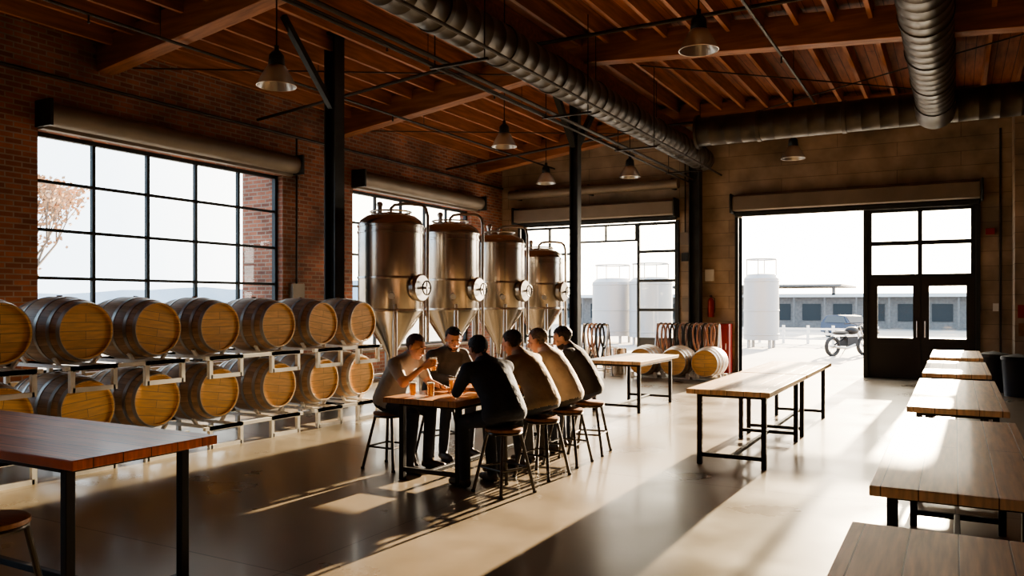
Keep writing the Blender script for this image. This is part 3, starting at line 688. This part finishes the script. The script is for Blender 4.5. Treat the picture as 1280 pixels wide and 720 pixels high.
b.tube([(.16,.1,.35),(.18,-.3,.25),(.18,-.8,.3)],.035,STAIN2); b.cyl((0,-.7,.3),(0,-.1,.6),.03,STEEL); b.cyl((-.02,.0,.35),(-.25,.0,0.01),.012,STEEL)
b.obj('motorcycle',(-2.95,27.2,-.02),-.6)
MT=base('hazy_hills',(.42,.48,.55),.9,var=.1,vs=.01)  # pale blue has the aerial haze mixed into the colour
b=MB(); vs=[];fs=[]; N_=90
for i in range(N_+1):
    a=R(-10+150*i/N_); d=850; x,y=-math.sin(a)*d,math.cos(a)*d
    h=14+12*noise.noise(Vector((i*.13,1.3,0)))+5*noise.noise(Vector((i*.45,7,0)))+8*math.sin(i*.07)
    h*=min(1,max(.15,(math.degrees(a)-20)/15))
    vs+= [(x,y,-1.2),(x*1.02,y*1.02,max(2,h))]
for i in range(N_): fs.append((2*i,2*i+1,2*i+3,2*i+2))
b.add(vs,fs,MT); b.obj('mountain_range',smooth=False)
BARK=base('bark',(.20,.16,.13),.9); LEAF=base('autumn_leaves',(.55,.34,.20),.8,var=.3,vs=2)
b=MB(); tips=[]
def branch(p,d,l,r,dep):
    q=p+d*l; b.cyl(p,q,r,BARK,r*.7,n=6)
    if dep==0: tips.append(q); return
    for k in range(3):
        nd=(d+Vector((random.uniform(-.7,.7),random.uniform(-.7,.7),random.uniform(-.15,.6)))).normalized(); branch(q,nd,l*.74,r*.62,dep-1)
    tips.append(q)
branch(Vector((0,0,-.2)),Vector((0,0,1)),1.6,.09,5)
for t in tips:
    for k in range(6):
        c=t+Vector([random.uniform(-.22,.22) for _ in range(3)]); a=Vector([random.uniform(-1,1) for _ in range(3)]).normalized()*.06; e=a.orthogonal().normalized()*.045
        b.add([c-a,c+e,c+a,c-e],[(0,1,2,3)],LEAF)
b.obj('autumn_tree',(-20.8,11.6,0),smooth=False)
# ------------------------------------------------------------------ light
az,el=R(1.8),R(11.2); sd=Vector((math.sin(az)*math.cos(el),math.cos(az)*math.cos(el),math.sin(el)))
l=bpy.data.lights.new('sun','SUN'); l.energy=44; l.angle=R(.7); l.color=(1,.79,.53)
o=bpy.data.objects.new('sun',l); bpy.context.scene.collection.objects.link(o); o.rotation_euler=(-sd).to_track_quat('-Z','Y').to_euler(); o.location=(0,40,15)
w=bpy.data.worlds.new('World'); bpy.context.scene.world=w; w.use_nodes=True; nt=w.node_tree; L=nt.links.new
bg=nt.nodes['Background']; tc=nt.nodes.new('ShaderNodeTexCoord')
dp=nt.nodes.new('ShaderNodeVectorMath'); dp.operation='DOT_PRODUCT'; dp.inputs[1].default_value=sd; L(tc.outputs['Generated'],dp.inputs[0])
r=nt.nodes.new('ShaderNodeMapRange'); r.inputs[1].default_value=.1; r.inputs[2].default_value=1.; L(dp.outputs['Value'],r.inputs[0])
cr=nt.nodes.new('ShaderNodeValToRGB'); e=cr.color_ramp.elements
e[0].color=(.66,.88,1.14,1); e[1].color=(4.4,3.7,2.8,1); e[1].position=1.
x=e.new(.5); x.color=(1.3,1.4,1.5,1)
L(r.outputs[0],cr.inputs[0]); L(cr.outputs[0],bg.inputs['Color']); bg.inputs['Strength'].default_value=3.0
def portal(c,rot,sx,sy):
    l=bpy.data.lights.new('portal','AREA'); l.shape='RECTANGLE'; l.size=sx; l.size_y=sy; l.cycles.is_portal=True
    o=bpy.data.objects.new('window_portal',l); o.location=c; o.rotation_euler=rot; bpy.context.scene.collection.objects.link(o)
for a,c in WINS: portal((XL-.4,(a+c)/2,2.33),(0,R(-90),0),3.35,c-a)
for op in (OPL,OPR): portal(((op[0]+op[1])/2,YB+.4,1.85),(R(-90),0,0),op[1]-op[0],3.7)
# ------------------------------------------------------------------ camera
cd=bpy.data.cameras.new('camera'); cam=bpy.data.objects.new('camera',cd); bpy.context.scene.collection.objects.link(cam)
cam.location=(0,0,1.65); cam.rotation_euler=(R(90),0,R(29)); cd.lens=28.125; cd.sensor_width=36; cd.shift_y=18/1280; cd.clip_end=3000
bpy.context.scene.camera=cam
vs_=bpy.context.scene.view_settings; vs_.view_transform='AgX'; vs_.look='AgX - Medium High Contrast'; vs_.exposure=0.12
